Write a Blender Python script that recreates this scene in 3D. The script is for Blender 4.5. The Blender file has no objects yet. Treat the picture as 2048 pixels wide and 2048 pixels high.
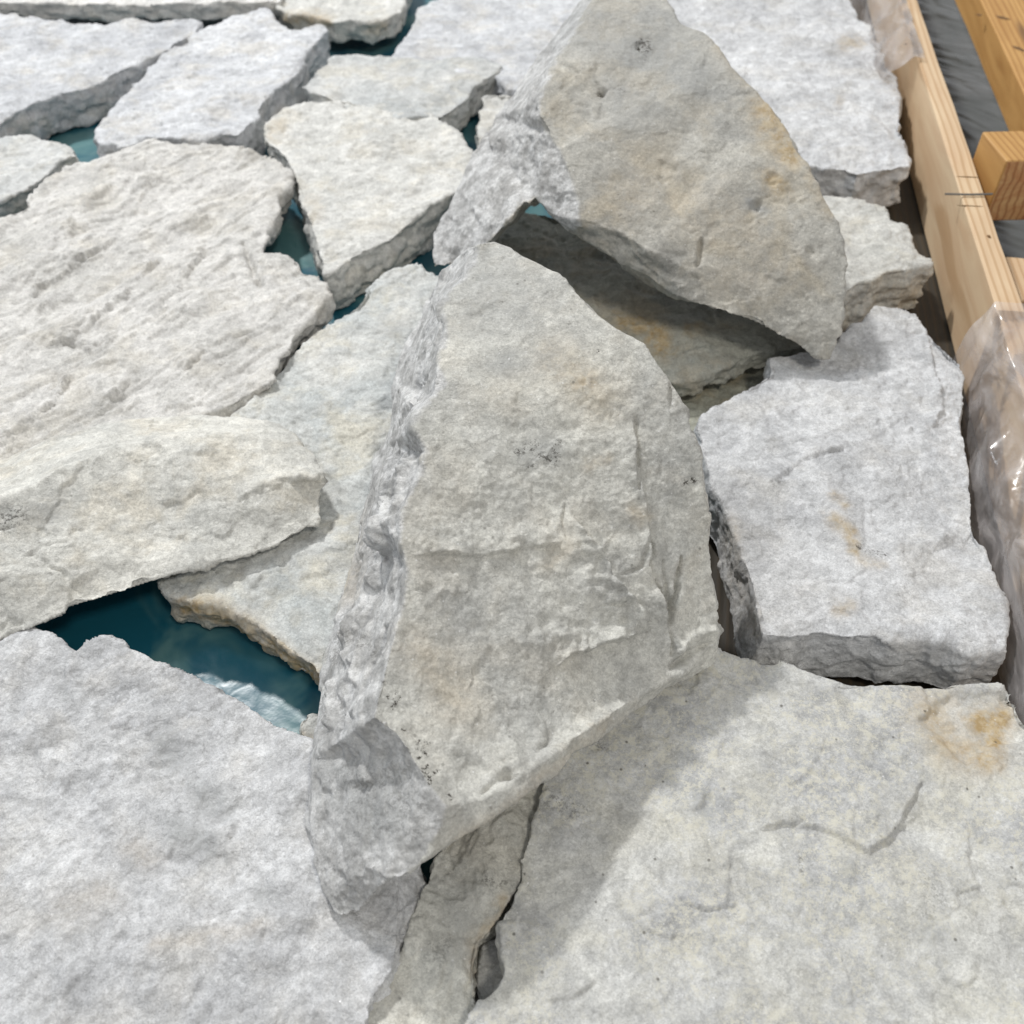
import bpy, bmesh, math, random
import numpy as np
from mathutils import Vector, Matrix
from mathutils.geometry import delaunay_2d_cdt

S = bpy.context.scene
C = S.collection
# ------------------------------------------------------------------ camera
F = 1950.0                      # focal length in pixels of the 2048 px photograph
PITCH = math.radians(47)
CAM = np.array([0.0, 0.0, 0.90])
cd = bpy.data.cameras.new("camera"); cam = bpy.data.objects.new("camera", cd); C.objects.link(cam)
cam.location = CAM; cam.rotation_euler = (math.pi/2 - PITCH, 0, 0)
cd.sensor_width = 36; cd.sensor_fit = 'HORIZONTAL'; cd.lens = 36*F/2048
cd.clip_start = 0.02; cd.clip_end = 60
cd.dof.use_dof = True; cd.dof.focus_distance = 0.98; cd.dof.aperture_fstop = 6.0
S.camera = cam
# ------------------------------------------------------------------ light
W = bpy.data.worlds.new("World"); S.world = W; W.use_nodes = True
bg = W.node_tree.nodes["Background"]
bg.inputs[0].default_value = (0.95, 0.97, 1.0, 1); bg.inputs[1].default_value = 0.50
def lamp(name, loc, tgt, size, power, col, sizey=None):
    l = bpy.data.lights.new(name, 'AREA'); l.energy = power; l.color = col
    l.shape = 'RECTANGLE'; l.size = size; l.size_y = sizey or size
    o = bpy.data.objects.new(name, l); C.objects.link(o); o.location = loc
    o.rotation_euler = (Vector(tgt)-Vector(loc)).to_track_quat('-Z', 'Y').to_euler()
    return o
lamp("ceiling_lamp", (-2.0, 4.4, 4.4), (0, 0.9, 0), 0.34, 262, (1.0, 0.99, 0.97))
lamp("ceiling_lamp_far", (-3.4, 2.2, 4.4), (0, 0.9, 0), 0.7, 45, (0.86, 0.93, 1.0))
lamp("ceiling_lamp_near", (1.4, -1.6, 4.2), (0, 0.9, 0), 0.6, 62, (1.0, 0.94, 0.83))
S.view_settings.view_transform = 'Standard'; S.view_settings.look = 'None'
S.view_settings.gamma = 1; S.view_settings.exposure = -0.03
S.render.engine = 'CYCLES'
# ------------------------------------------------------------------ projection helpers
FW = np.array([0, math.cos(PITCH), -math.sin(PITCH)]); UP = np.array([0, math.sin(PITCH), math.cos(PITCH)])
def ray(px, py):
    d = np.array([(px-1024)/F, 0, 0]) + UP*((1024-py)/F) + FW
    return d
def at(px, py, z):
    d = ray(px, py); return CAM + d*((z-CAM[2])/d[2])
def project(P):
    Q = P - CAM; dep = Q@FW
    return np.stack([1024+F*Q[:, 0]/dep, 1024-F*(Q@UP)/dep], 1), dep
# ------------------------------------------------------------------ noise
_r = np.random.RandomState(7)
_perm = np.concatenate([_r.permutation(256)]*3)
_g = _r.normal(size=(256, 3)); _g /= np.linalg.norm(_g, axis=1)[:, None]
def pn(P):
    i = np.floor(P).astype(np.int64); f = P-i; u = f*f*f*(f*(f*6-15)+10); i &= 255
    out = 0
    for a in (0, 1):
        for b in (0, 1):
            for c in (0, 1):
                h = _perm[_perm[_perm[(i[:, 0]+a) & 255]+((i[:, 1]+b) & 255)]+((i[:, 2]+c) & 255)]
                d = (_g[h]*(f-np.array([a, b, c]))).sum(1)
                w = (u[:, 0] if a else 1-u[:, 0])*(u[:, 1] if b else 1-u[:, 1])*(u[:, 2] if c else 1-u[:, 2])
                out = out+w*d
    return out*1.5
def fbm(P, lam, octv=3, gain=.5, seed=0):
    s = 0; a = 1
    for k in range(octv):
        s = s+a*pn(P/lam+seed*17.3+k*5.7); a *= gain; lam /= 2.03
    return s
def facets(P, size, seed):
    """chipped planes: every jittered cell is a small tilted plane, broken sharply at its borders"""
    Q = P/size+seed*3.7; b0 = np.floor(Q-.5).astype(np.int64); d1 = np.full(len(P), 9.); d2 = np.full(len(P), 9.); val = np.zeros(len(P))
    for a in (0, 1):
        for b in (0, 1):
            for c in (0, 1):
                i = b0+np.array([a, b, c]); j = i & 255
                h = _perm[_perm[_perm[j[:, 0]]+j[:, 1]]+j[:, 2]]
                o_ = Q-(i+.5+.42*_g[(h*7+3) & 255]); dd = (o_**2).sum(1)
                v_ = (o_*_g[(h*5+11) & 255]).sum(1)+.25*_g[h][:, 0]
                near = dd < d1; d2 = np.where(near, d1, np.minimum(d2, dd)); val = np.where(near, v_, val); d1 = np.where(near, dd, d1)
    return val*size*(.25+.75*sst_(np.sqrt(d2)-np.sqrt(d1), 0, .10))
def sst_(x, a, b):
    t = np.clip((x-a)/(b-a), 0, 1); return t*t*(3-2*t)
def sst(x, a, b):
    t = np.clip((x-a)/(b-a), 0, 1); return t*t*(3-2*t)
def seg_dist(p, pts, closed=False):
    pts = np.array(pts, float); n = len(pts); best = np.full(len(p), 1e9); tt = np.zeros(len(p))
    for k in range(n if closed else n-1):
        a = pts[k]; b = pts[(k+1) % n]; ab = b-a
        t = np.clip(((p-a)@ab)/max(ab@ab, 1e-9), 0, 1)
        d = np.linalg.norm(p-(a+t[:, None]*ab), axis=1)
        m = d < best; best[m] = d[m]; tt[m] = (k+t[m])/(n-1)
    return best, tt
def inside(p, pts):
    pts = np.array(pts, float); n = len(pts); r = np.zeros(len(p), bool)
    for k in range(n):
        x1, y1 = pts[k]; x2, y2 = pts[(k+1) % n]
        if y1 == y2: continue
        c = ((y1 > p[:, 1]) != (y2 > p[:, 1])) & (p[:, 0] < (x2-x1)*(p[:, 1]-y1)/(y2-y1)+x1)
        r ^= c
    return r
# ------------------------------------------------------------------ node helpers
class NT:
    def __init__(s, m): s.t = m.node_tree; s.n = s.t.nodes; s.l = s.t.links
    def new(s, ty, **k):
        n = s.n.new(ty)
        for a, b in k.items(): setattr(n, a, b)
        return n
    def link(s, a, b): s.l.new(a, b)
    def setin(s, n, k, v):
        if isinstance(v, bpy.types.NodeSocket): s.l.new(v, n.inputs[k])
        else: n.inputs[k].default_value = v
    def noise(s, vec, scale, detail=4, rough=.55, dist=0):
        n = s.new('ShaderNodeTexNoise'); s.link(vec, n.inputs['Vector'])
        n.inputs['Scale'].default_value = scale; n.inputs['Detail'].default_value = detail
        n.inputs['Roughness'].default_value = rough; n.inputs['Distortion'].default_value = dist
        return n.outputs['Fac']
    def ramp(s, v, a, b, lo=0., hi=1.):
        n = s.new('ShaderNodeMapRange', interpolation_type='SMOOTHSTEP'); s.link(v, n.inputs[0])
        n.inputs[1].default_value = a; n.inputs[2].default_value = b
        n.inputs[3].default_value = lo; n.inputs[4].default_value = hi
        return n.outputs[0]
    def mix(s, f, a, b, mode='MIX'):
        n = s.new('ShaderNodeMix', data_type='RGBA', blend_type=mode)
        s.setin(n, 0, f); s.setin(n, 6, a); s.setin(n, 7, b); return n.outputs[2]
    def math(s, op, a, b=None):
        n = s.new('ShaderNodeMath', operation=op); s.setin(n, 0, a)
        if b is not None: s.setin(n, 1, b)
        return n.outputs[0]
    def bump(s, h, dist, strength=1., nrm=None):
        n = s.new('ShaderNodeBump'); n.inputs['Distance'].default_value = dist
        n.inputs['Strength'].default_value = strength; s.link(h, n.inputs['Height'])
        if nrm is not None: s.link(nrm, n.inputs['Normal'])
        return n.outputs[0]
def rgb(r, g, b): return (r, g, b, 1)

def stone_mat(name, light, grey, warm, warm_amt=.5, grey_amt=.5, lime=0., specks=.3, bump=1., stretch=(1, 1, 1)):
    m = bpy.data.materials.new(name); m.use_nodes = True; t = NT(m); b = t.n['Principled BSDF']
    tc = t.new('ShaderNodeTexCoord'); mp = t.new('ShaderNodeMapping'); t.link(tc.outputs['Object'], mp.inputs[0])
    oi = t.new('ShaderNodeObjectInfo'); cm = t.new('ShaderNodeVectorMath', operation='SCALE')
    cm.inputs[0].default_value = (13, 7, 5); t.link(oi.outputs['Random'], cm.inputs['Scale'])
    t.link(cm.outputs[0], mp.inputs['Location']); mp.inputs['Scale'].default_value = stretch
    v = mp.outputs[0]
    col = t.mix(t.ramp(t.noise(v, 9, 6, .6, .6), .5-.25*grey_amt, .72), light, grey)
    col = t.mix(t.math('MULTIPLY', t.ramp(t.noise(v, 14, 5, .62, .3), .46, .68), warm_amt), col, warm)
    # the stone's own map: R iron brown, G dark mineral, B grey patches, alpha fresh white break
    at_ = t.new('ShaderNodeAttribute', attribute_name='stain')
    fr_ = t.mix(t.ramp(t.noise(v, 30, 5, .7), .38, .62), rgb(.42, .42, .42), rgb(.64, .645, .65))
    col = t.mix(at_.outputs['Alpha'], col, fr_)
    # cloudy crystalline mottling
    mo = t.ramp(t.noise(v, 60, 6, .75), .36, .64, .86, 1.07)
    col = t.mix(1.0, col, mo, 'MULTIPLY')
    def cells(sc):
        vv = t.new('ShaderNodeTexVoronoi'); t.link(v, vv.inputs['Vector']); vv.inputs['Scale'].default_value = sc
        ss = t.new('ShaderNodeSeparateColor'); t.link(vv.outputs['Color'], ss.inputs[0]); return ss
    ca, cb = cells(330), cells(760)
    gr = t.math('ADD', t.ramp(ca.outputs[0], 0, 1, -.07, .07), t.ramp(cb.outputs[0], 0, 1, .90, 1.10))
    col = t.mix(1.0, col, gr, 'MULTIPLY')
    vein = t.ramp(t.noise(v, 26, 9, .72, .8), .44, .56, .90, 1.05)
    col = t.mix(1.0, col, vein, 'MULTIPLY')
    hs = t.new('ShaderNodeHueSaturation'); t.link(t.ramp(oi.outputs['Random'], 0, 1, .95, 1.04), hs.inputs['Value']); t.link(t.ramp(t.math('FRACT', t.math('MULTIPLY', oi.outputs['Random'], 7.31)), 0, 1, .7, 1.35), hs.inputs['Saturation'])
    t.link(col, hs.inputs['Color']); col = hs.outputs[0]
    if lime > 0:
        lm = t.math('MULTIPLY', t.ramp(t.noise(v, 90, 9, .9), .50, .54), t.ramp(t.noise(v, 9, 4, .6), .38, .58))
        col = t.mix(t.math('MULTIPLY', lm, lime), col, rgb(.64, .62, .53))
    sep = t.new('ShaderNodeSeparateColor')
    t.link(at_.outputs['Color'], sep.inputs[0])
    br = t.noise(v, 60, 6, .7)
    col = t.mix(t.math('MULTIPLY', sep.outputs[0], t.ramp(br, .32, .62, .35, 1.)), col, t.mix(t.ramp(t.noise(v, 90, 4, .7), .4, .6), rgb(.52, .42, .27), rgb(.40, .29, .15)))
    col = t.mix(t.math('MULTIPLY', sep.outputs[2], t.ramp(br, .3, .6, .5, 1.)), col, rgb(.34, .35, .35))
    sp = t.ramp(t.noise(v, 240, 3, .8), .50, .58)
    col = t.mix(t.math('MULTIPLY', sep.outputs[1], sp), col, rgb(.07, .065, .055))
    # scattered dark specks
    vo = t.new('ShaderNodeTexVoronoi'); t.link(v, vo.inputs['Vector']); vo.inputs['Scale'].default_value = 130
    sx = t.new('ShaderNodeSeparateColor'); t.link(vo.outputs['Color'], sx.inputs[0])
    dk = t.math('MULTIPLY', t.ramp(vo.outputs['Distance'], .10, .26, 1, 0), t.ramp(sx.outputs[0], .955, .97))
    col = t.mix(t.math('MULTIPLY', dk, specks), col, rgb(.12, .115, .10))
    # mica specks: glint painted in as near-white colour, also smoother and shinier
    v2 = t.new('ShaderNodeTexVoronoi'); t.link(v, v2.inputs['Vector']); v2.inputs['Scale'].default_value = 420
    sy = t.new('ShaderNodeSeparateColor'); t.link(v2.outputs['Color'], sy.inputs[0])
    gl = t.math('MULTIPLY', t.ramp(v2.outputs['Distance'], .25, .4, 1, 0), t.ramp(sy.outputs[0], .985, .99))
    col = t.mix(t.math('MULTIPLY', gl, .5), col, rgb(.9, .9, .9))
    t.link(col, b.inputs['Base Color'])
    t.link(t.math('SUBTRACT', t.ramp(t.noise(v, 200, 2), .3, .7, .5, .75), t.math('MULTIPLY', gl, .5)), b.inputs['Roughness'])
    b.inputs['Specular IOR Level'].default_value = .35
    t.link(t.math('MULTIPLY_ADD', gl, 1.2), b.inputs['Specular IOR Level'])
    b.inputs['Specular IOR Level'].links[0].from_node.inputs[2].default_value = .3
    h1 = t.noise(v, 75, 6, .68, .4); n1 = t.bump(h1, .0038*bump, .8)
    h2 = t.math('ADD', ca.outputs[1], t.math('MULTIPLY', cb.outputs[1], .5)); n2 = t.bump(h2, .00055*bump, .8, n1)
    t.link(n2, b.inputs['Normal'])
    return m
WHITE = stone_mat('white_quartzite', rgb(.74, .75, .765), rgb(.53, .54, .56), rgb(.62, .585, .52), .4, .75, bump=1.5)
WHITE2 = stone_mat('cream_quartzite', rgb(.70, .695, .66), rgb(.56, .56, .53), rgb(.60, .55, .44), .5, .6)
FLAKY = stone_mat('flaky_quartzite', rgb(.74, .725, .695), rgb(.60, .59, .56), rgb(.64, .60, .52), .5, .5, bump=1.2)
GREYW = stone_mat('grey_white_quartzite', rgb(.67, .67, .65), rgb(.49, .51, .51), rgb(.60, .57, .49), .6, .8)
BEIGE = stone_mat('beige_grey_quartzite', rgb(.63, .62, .55), rgb(.45, .45, .42), rgb(.56, .52, .43), .5, .8, specks=.5)
TAN = stone_mat('tan_grey_quartzite', rgb(.54, .52, .46), rgb(.38, .375, .35), rgb(.50, .44, .33), .6, .8, specks=.5)
LIME = stone_mat('lime_speckled_quartzite', rgb(.60, .60, .575), rgb(.42, .425, .43), rgb(.55, .53, .45), .35, .9, lime=.75, specks=.8, bump=.6)
PALEB = stone_mat('pale_beige_quartzite', rgb(.70, .69, .64), rgb(.55, .55, .52), rgb(.62, .57, .47), .6, .6, specks=.4)
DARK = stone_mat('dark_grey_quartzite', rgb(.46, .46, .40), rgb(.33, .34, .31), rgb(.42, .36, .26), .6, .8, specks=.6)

# ------------------------------------------------------------------ tagging
def tag(o, label, cat, group=None, kind=None):
    if label: o['label'] = label
    if cat: o['category'] = cat
    if group: o['group'] = group
    if kind: o['kind'] = kind
    return o
def link_mesh(name, me, mat, parent=None):
    o = bpy.data.objects.new(name, me); C.objects.link(o)
    if mat: me.materials.append(mat)
    if parent: o.parent = parent
    return o

# ------------------------------------------------------------------ stones
PIECES = []
def remesh(verts, faces, vox):
    me = bpy.data.meshes.new('tmp'); me.from_pydata([tuple(v) for v in verts], [], faces)
    bm = bmesh.new(); bm.from_mesh(me); bmesh.ops.recalc_face_normals(bm, faces=bm.faces[:]); bm.to_mesh(me); bm.free()
    o = bpy.data.objects.new('tmp', me); C.objects.link(o)
    md = o.modifiers.new('r', 'REMESH'); md.mode = 'VOXEL'; md.voxel_size = vox
    dg = bpy.context.evaluated_depsgraph_get(); dg.update()
    out = bpy.data.meshes.new_from_object(o.evaluated_get(dg))
    bpy.data.objects.remove(o); bpy.data.meshes.remove(me)
    # keep the largest connected piece only
    n = len(out.vertices); E = np.empty(len(out.edges)*2, np.int32); out.edges.foreach_get('vertices', E); E = E.reshape(-1, 2)
    lab = np.arange(n)
    while True:
        m = np.minimum(lab[E[:, 0]], lab[E[:, 1]]); new = lab.copy()
        np.minimum.at(new, E[:, 0], m); np.minimum.at(new, E[:, 1], m)
        new = new[new]; new = new[new]
        if (new == lab).all(): break
        lab = new
    u, cnt = np.unique(lab, return_counts=True)
    PIECES.append((n, cnt.tolist()[:6]))
    if len(u) > 1:
        bad = lab != u[cnt.argmax()]
        bm = bmesh.new(); bm.from_mesh(out); bm.verts.ensure_lookup_table()
        bmesh.ops.delete(bm, geom=[bm.verts[i] for i in np.nonzero(bad)[0]], context='VERTS'); bm.to_mesh(out); bm.free()
    return out
def fit_surface(P):
    P = np.array(P, float); x = (P[:, 0]-1100)/400; y = (P[:, 1]-900)/400
    M = np.stack([x*0+1, x, y, x*y, y*y, y**3], 1); c = np.linalg.lstsq(M, P[:, 2], rcond=None)[0]
    def f(px, py):
        a = (px-1100)/400; b_ = (py-900)/400
        return float(np.array([1, a, b_, a*b_, b_*b_, b_**3])@c)
    return f
_seed = [0]
def stone(name, label, mat, outline, z=None, zbot=0.0, inner=(), ridges=(), flare=0.0, lean=None, zmin=None,
          rough=1., flake=1., low=1., feats=(), vox=None, grain=(1, 1, 1), gdir=0, chip=1., fs=1., rid=1., wgrain=(1, 1, 2.2), wdir=0, cat='stone', group='rough quartzite stones', wall=1.):
    """outline: (px,py[,z]); inner points (px,py,z) chained by ridges (lists of (px,py,z))."""
    _seed[0] += 1; seed = _seed[0]
    ol = [(p[0], p[1], p[2] if len(p) > 2 else z) for p in outline]
    pts = list(ol); edges = []
    for r in ridges:
        s = len(pts); pts += list(r); edges += [(s+k, s+k+1) for k in range(len(r)-1)]
    pts += list(inner)
    n = len(ol)
    v2, e2, f2, ov, oe, of = delaunay_2d_cdt([Vector((p[0], p[1])) for p in pts], edges, [list(range(n))], 1, 1e-4, True)
    V = []
    for k, v in enumerate(v2):
        zz = pts[ov[k][0]][2] if ov[k] else min(pts, key=lambda p: (p[0]-v.x)**2+(p[1]-v.y)**2)[2]
        V.append(at(v.x, v.y, zz))
    def keep(vv, ff):                       # drop triangles that fill hollows outside the outline
        cc = np.array([np.mean([[vv[k].x, vv[k].y] for k in f], 0) for f in ff]); ok = inside(cc, [(p[0], p[1]) for p in ol])
        return [list(f) for f, o_ in zip(ff, ok) if o_]
    Fc = keep(v2, f2)
    top = {}
    for k, o_ in enumerate(ov):
        for j in o_:
            if j < n: top[j] = k
    rim = np.array([at(*p) for p in ol]); cen = rim.mean(0)
    bots = []
    for j in range(n):
        p = rim[j]
        if lean is not None:
            d = ray(ol[j][0], ol[j][1]); d = d/np.linalg.norm(d)
            q = p+d*lean; q[:2] = cen[:2]+(q[:2]-cen[:2])*(1+flare)
            q[2] = max(q[2], zmin)
            q[2] = min(q[2], p[2]-.024)
        else:
            q = p.copy(); dd = p[:2]-cen[:2]; L = np.linalg.norm(dd)+1e-6
            q[:2] = p[:2]+dd/L*flare; q[2] = zbot
        bots.append(q)
    base = len(V); V += bots
    for j in range(n):
        a, b = top[j], top[(j+1) % n]
        Fc.append([a, b, base+(j+1) % n, base+j])
    b2, _, bf, bo, _, _ = delaunay_2d_cdt([Vector((p[0], p[1])) for p in ol], [], [list(range(n))], 1, 1e-4, True)
    for f in keep(b2, bf): Fc.append([base+bo[k][0] for k in f][::-1])
    dep = float(project(rim)[1].mean())
    vox = vox or min(max(1.75*dep/975, .0017), .0042)
    me = remesh(V, Fc, vox)
    N = len(me.vertices); co = np.empty(N*3, np.float32); me.vertices.foreach_get('co', co); P = co.reshape(-1, 3).astype(float)
    no = np.empty(N*3, np.float32); me.vertex_normals.foreach_get('vector', no); no = no.reshape(-1, 3).astype(float)
    pp, dp = project(P)
    view = ((CAM-P)*no).sum(1)/np.linalg.norm(CAM-P, axis=1)
    cg, sg = math.cos(gdir), math.sin(gdir)
    G = np.stack([P[:, 0]*cg+P[:, 1]*sg, -P[:, 0]*sg+P[:, 1]*cg, P[:, 2]], 1)*np.array(grain)
    upn = sst(no[:, 2], .45, .8)
    wl = 1-upn
    d = low*.0050*fbm(G, .11, 2, .5, seed)+(.55*rough*upn+.6*wl)*.0042*fbm(G, .042, 4, .5, seed+.3)
    rg = 1-np.abs(fbm(G+.02*fbm(P, .05, 2, .5, seed)[:, None], .05, 4, .55, seed+.6))*2
    d = d+rid*rough*.0007*rg
    # flaked terraces: noise quantised into steps with crisp edges
    t = fbm(G, .10, 4, .5, seed+.9)*3.2; fr = t-np.floor(t)
    d = d+flake*.0026*(np.floor(t)+sst(fr, .84, 1.0))*(.35+.65*upn)
    t = fbm(G, .035, 3, .55, seed+1.9)*2.2; fr = t-np.floor(t)
    d = d+flake*(.0004+.0008*wl)*(np.floor(t)+sst(fr, .8, 1.0))
    # broken walls: faceted chips
    cg, sg = math.cos(wdir), math.sin(wdir)
    L = np.stack([P[:, 0]*cg+P[:, 1]*sg, -P[:, 0]*sg+P[:, 1]*cg, P[:, 2]], 1)*np.array(wgrain)
    t = fbm(L, .055, 3, .5, seed+2.9)*2.6; fr = t-np.floor(t)
    d = d+wl*wall*(.0035*fbm(L, .035, 3, .5, seed+3.3)+.0018*(np.floor(t)+sst(fr, .7, 1.0)))
    Wp = P+.012*np.stack([fbm(P, .05, 3, .6, seed+k_) for k_ in (.11, .37, .73)], 1)
    d = d+chip*(.06*upn+.12*wl)*facets(Wp*np.array([1, 1, 1.5]), .048, seed)+chip*(.03*upn+.07*wl)*facets(Wp*np.array([1, 1, 1.6]), .019, seed+5)
    st = np.zeros((N, 4))
    front = view > -.05
    jit = 7*fbm(P, .02, 3, .6, seed+4.1)+3.5*fbm(P, .006, 2, .6, seed+4.6)
    wob = fs*np.clip(.9+.9*fbm(P, .03, 3, .6, seed+6.3), .25, 1.7)
    for ft in feats:
        k = ft[0]
        if k == 'crack':                      # pts, width px, depth m
            dist, tt = seg_dist(pp+np.stack([jit, -jit], 1)*.5, ft[1]); w = ft[2]*(1-.6*np.abs(2*tt-1)**3)*(.45+.6*wob/fs)
            d = d-front*ft[3]*wob*(1-.5*np.abs(2*tt-1)**2)*np.exp(-(dist/w)**2)
        elif k == 'ridge':
            dist, tt = seg_dist(pp+np.stack([jit, -jit], 1)*.5, ft[1])
            d = d+front*ft[3]*wob*np.exp(-(dist/(ft[2]*(.4+.6*wob/fs)))**2)
        elif k == 'plate':                    # polygon raised by h, edge softness px
            q = pp+np.stack([jit, jit], 1)*.6
            dist, _ = seg_dist(q, ft[1], True); sd = np.where(inside(q, ft[1]), dist, -dist)
            d = d+front*ft[2]*sst(sd, -ft[3], ft[3])
        elif k == 'slope':                    # one-sided step: polygon raised at edge, fading inward over w px
            q = pp+np.stack([jit, jit], 1)*.6
            dist, _ = seg_dist(q, ft[1]); sd = np.where(inside(q, ft[2]), dist, -dist)
            nl = len(ft[1]); rest = list(ft[2][nl-1:])+[ft[2][0]]
            do, _ = seg_dist(pp, rest)
            ends = np.minimum(np.linalg.norm(pp-np.array(rest[0]), axis=1), np.linalg.norm(pp-np.array(rest[-1]), axis=1))
            d = d+front*ft[3]*sst(sd, -2.5, 2.5)*np.exp(-np.maximum(sd, 0)/ft[4]*2.2)*sst(do, 0, max(ft[4]*.6, 20))*wob
        elif k == 'lumps':                    # polygon, amplitude m, wavelength m
            dist, _ = seg_dist(pp, ft[1], True); sd = np.where(inside(pp, ft[1]), dist, 0)
            d = d+front*ft[2]*sst(sd, 0, 14)*fbm(P, ft[3], 4, .65, seed+7.7)
        elif k == 'fresh':                    # freshly broken, whiter face
            q = pp+np.stack([jit, jit], 1)*.8
            dist, _ = seg_dist(q, ft[1], True); sd = np.where(inside(q, ft[1]), dist, -dist)
            st[:, 3] = np.maximum(st[:, 3], ft[2]*sst(sd, -5, 5))
        elif k in ('iron', 'dark', 'grey'):
            ch = {'iron': 0, 'dark': 1, 'grey': 2}[k]
            dist, _ = seg_dist(pp+np.stack([jit, jit*.5], 1)*1.5, ft[1] if len(ft[1]) > 1 else ft[1]*2)
            st[:, ch] = np.maximum(st[:, ch], front*ft[3]*np.exp(-(dist/ft[2])**2))
    P = P+no*d[:, None]
    org = np.array([cen[0], cen[1], float(P[:, 2].min())])
    me.vertices.foreach_set('co', (P-org).astype(np.float32).ravel())
    ca = me.color_attributes.new('stain', 'FLOAT_COLOR', 'POINT'); ca.data.foreach_set('color', st.astype(np.float32).ravel())
    me.polygons.foreach_set('use_smooth', np.ones(len(me.polygons), bool))
    me.update(); me.name = name
    o = link_mesh(name, me, mat); o.location = org
    return tag(o, label, cat, group)

# ---- background row ------------------------------------------------------------------
stone('flat_stone', 'long streaky pale stone edge running along the top left border', FLAKY,
      [(-260, 2), (0, 6), (200, 8), (450, 6), (565, 0), (590, -110), (-260, -110)], z=.085, zbot=.045, flare=-.012, low=.6)
stone('stone_block', 'small cream stone with brown underside at the top edge beside the teal opening', WHITE2,
      [(552, -90), (545, 4), (575, 28), (640, 38), (665, 46), (700, 42), (740, 45), (775, 38), (806, 20), (822, -20), (820, -90)], z=.075, zbot=.028, flare=-.01,
      feats=[('iron', [(575, 38), (650, 44)], 14, .8), ('iron', [(770, 52), (740, 60)], 12, .5)])
stone('flat_stone', 'pale stone at the top centre tucked behind the tall leaning stone', WHITE,
      [(777, 122), (792, 96), (812, 66), (826, 44), (838, 14), (880, -5), (950, -70), (1230, -70), (1190, 60), (1080, 190), (1014, 175), (1002, 160), (985, 150), (900, 150), (800, 145)],
      z=.066, zbot=0, flake=.5)
stone('flat_stone', 'white pitted slab in the top left corner with a tapering right tip', WHITE,
      [(-170, 24), (0, 26), (34, 27), (65, 34), (116, 39), (160, 45), (202, 47), (246, 41), (290, 42), (336, 41), (388, 36), (402, 48), (388, 66), (349, 84), (334, 101), (285, 122), (233, 145), (192, 166), (155, 179), (111, 188), (60, 210), (26, 228), (0, 248), (-170, 330)],
      z=.075, zbot=.0, flare=-.004, rough=.9)
stone('flat_stone', 'white diamond shaped slab with a shaded right wall, second from the top left corner', WHITE,
      [(184, 274), (190, 258), (215, 228), (233, 197), (285, 155), (311, 124), (362, 85), (414, 54), (500, 21), (531, 16), (547, 34), (578, 52), (603, 56), (645, 47), (655, 58), (616, 103), (598, 140), (578, 165), (534, 189), (513, 233), (500, 246), (479, 268), (440, 268), (404, 284), (362, 278), (298, 274), (246, 292), (220, 286), (192, 287)],
      z=.075, zbot=.0, rough=.8, flare=.002)
stone('flat_stone', 'small pale stone with a dark gap under it at the left border', GREYW,
      [(-170, 275), (0, 272), (65, 274), (111, 287), (145, 302), (154, 312), (140, 317), (116, 330), (98, 349), (52, 378), (0, 400), (-170, 450)], z=.06, zbot=.0, flare=-.01)
stone('flat_stone', 'pale grey slab with a pointed left tip lying above the triangular cream stone', GREYW,
      [(604, 173), (624, 153), (645, 135), (668, 112), (694, 109), (748, 114), (785, 114), (862, 119), (940, 116), (987, 122), (1004, 132), (992, 147), (971, 158), (945, 176), (937, 199), (901, 223), (883, 232), (800, 240), (700, 220), (655, 196), (622, 185)],
      z=.07, zbot=.015, flare=-.006, flake=.5, low=1.3)
stone('stone_chip', 'narrow cream stone half hidden by the left edge of the tall leaning stone', WHITE2,
      [(966, 192), (987, 185), (1060, 190), (1080, 300), (962, 330), (954, 292), (957, 255), (961, 220)], z=.06, zbot=0)
stone('flat_stone', 'triangular cream stone with a wide shaded front wall left of the tall leaning stone', WHITE2,
      [(526, 262), (528, 243), (544, 228), (572, 212), (616, 203), (655, 201), (697, 197), (733, 212), (785, 225), (823, 220), (862, 221), (883, 238), (914, 264), (945, 305), (965, 340), (914, 388), (862, 411), (810, 455), (779, 481), (714, 508), (668, 540), (650, 545), (637, 497), (611, 430), (590, 352), (569, 308), (543, 290), (530, 275)],
      z=.075, zbot=.0, rough=1.1,
      feats=[('iron', [(545, 262), (560, 250)], 18, .45), ('iron', [(625, 400), (630, 430)], 16, .3)])
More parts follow.
